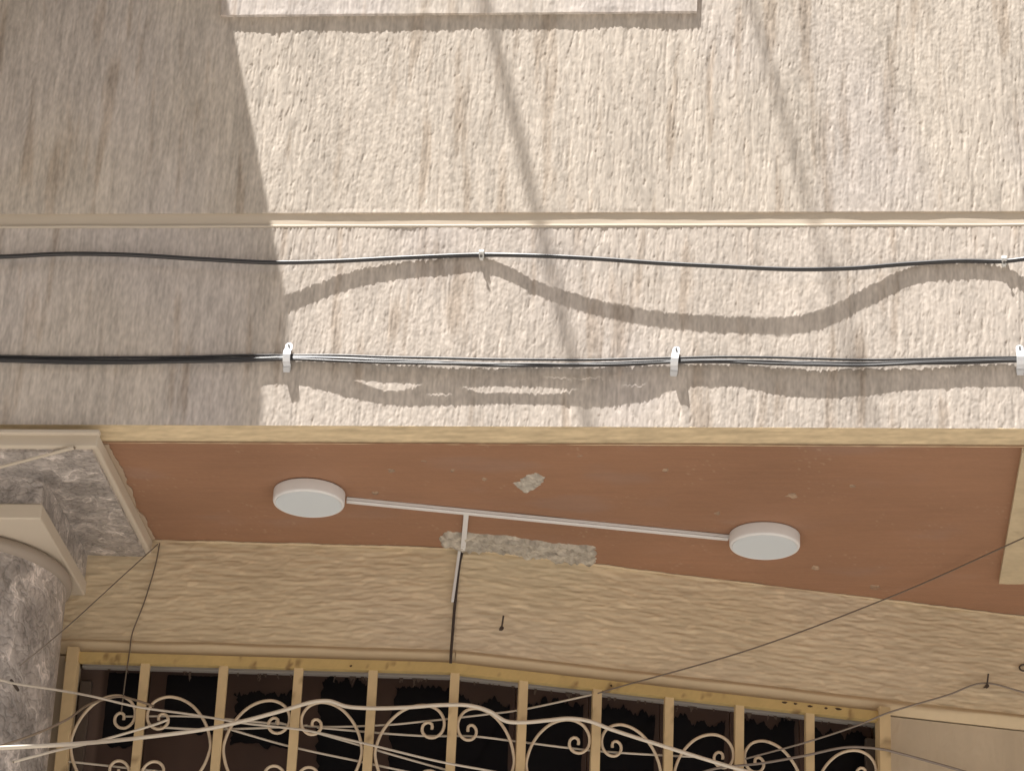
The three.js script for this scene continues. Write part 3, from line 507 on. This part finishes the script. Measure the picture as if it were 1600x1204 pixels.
  wire('thin brown wire arching from the column over the leftmost bay', 0.003, std(rgb(0.26, 0.2, 0.145), 0.7), [[-40, 1178, Z(-0.04)], [50, 1148, Z(-0.14)], [100, 1126, Z(-0.25)], [150, 1096, 0.06], [185, 1088, 0.045], [220, 1096, 0.045], [240, 1103, 0.045]]);
  // nails and a ring
  const rust = std(rgb(0.07, 0.05, 0.04), 0.7, { metalness: 0.3 });
  const nail = (px, py, n, label) => { const b = onWall(px, py, 0); const o = thing('nail', label, 'nail', b); mesh('spike', mergeGeometries([rod(V(0, 0, 0).addScaledVector(n, -0.02), V(0, 0, 0).addScaledVector(n, 0.022), 0.0022)]), rust, o); mesh('bent_tip', mergeGeometries([rod(V(0, -0.002, 0).addScaledVector(n, 0.022), V(0.002, 0.030, 0).addScaledVector(n, 0.030), 0.0024)]), rust, o); mesh('head', rod(V(0, -0.003, 0).addScaledVector(n, 0.018), V(0, -0.003, 0).addScaledVector(n, 0.026), 0.0055), rust, o); };
  nail(781, 984, nR, 'bent dark nail in the rough plaster right of the crease');
  nail(1538, 1074, nR, 'bent dark nail holding a thin wire on the right wall');
  const rc = onWall(1601, 1043, 0.012);
  single('wall_ring', 'small metal ring on the wall at the right edge', 'ring', new THREE.TorusGeometry(0.013, 0.0024, 8, 28).rotateX(-0.5).translate(rc.x, rc.y, rc.z), std(rgb(0.12, 0.1, 0.085), 0.5, { metalness: 0.4 }));
  const cn = atZ(20, 1067, -0.14); single('column_nail', 'rusty nail stub in the marbled column', 'nail', rod(cn.clone().add(V(0, 0, -0.05)), cn.clone().add(V(0, 0, 0.02)), 0.004), rust);
}

// ---------------------------------------------------------------- what casts the shade from above the frame: balcony and a bracket pipe
{
  const HT = YS + 2.15, TH = 0.165;
  const corner = atZ(464, 492, 0), edge = atZ(385, 150, 0), zN = (HT - corner.y) / KY;
  const xEdge = edge.x - (HT - edge.y) * KX / KY;
  const low = atZ(412, 630, 0), xA = low.x - KX * (zN + 0.051);
  const bal = thing('balcony', 'concrete balcony slab with front apron projecting from the wall above the picture', 'balcony', V(xEdge, HT - TH, 0));
  const conc = std(rgb(0.46, 0.4, 0.32), 0.9);
  mesh('slab', box(3.4, TH, zN + 0.06, -1.7, TH / 2, (zN - 0.06) / 2 + 0.0), conc, bal);
  mesh('apron', box(3.2, TH + 0.85, 0.05, -1.6 + (xA - xEdge), TH / 2 - 0.427, zN + 0.026), conc, bal);
  const pb = atZ(783, 100, 0), HP = YS + 5.2, xp = pb.x - (HP - pb.y) * KX / KY;
  for (const [px, py, hp, rr, len, label] of [[1228, 190, YS + 5.3, 0.0085, 1.6, 'thin iron rod sticking out of the wall above the picture, right of the pipe bracket']]) {
    const q = atZ(px, py, 0), o = thing('wall_rod', label, 'rod', V(q.x - (hp - q.y) * KX / KY, hp, 0)), im = std(rgb(0.12, 0.1, 0.09), 0.6, { metalness: 0.4 });
    mesh('rod', rod(V(0, 0, -0.03), V(0, 0, len), rr), im, o); mesh('rosette', rod(V(0, 0, -0.005), V(0, 0, 0.012), 0.03), im, o);
  }
  const ar = thing('wall_bracket', 'iron pipe bracket sticking out of the wall above the picture', 'bracket', V(xp, HP, 0));
  const iron = std(rgb(0.12, 0.1, 0.09), 0.6, { metalness: 0.4 });
  mesh('pipe', rod(V(0, 0, -0.03), V(0, 0, 1.6), 0.0135), iron, ar);
  mesh('wall_plate', rbox(0.12, 0.12, 0.012, 0.002, 0, 0, 0.012), iron, ar);
}

renderer.render(scene, camera);
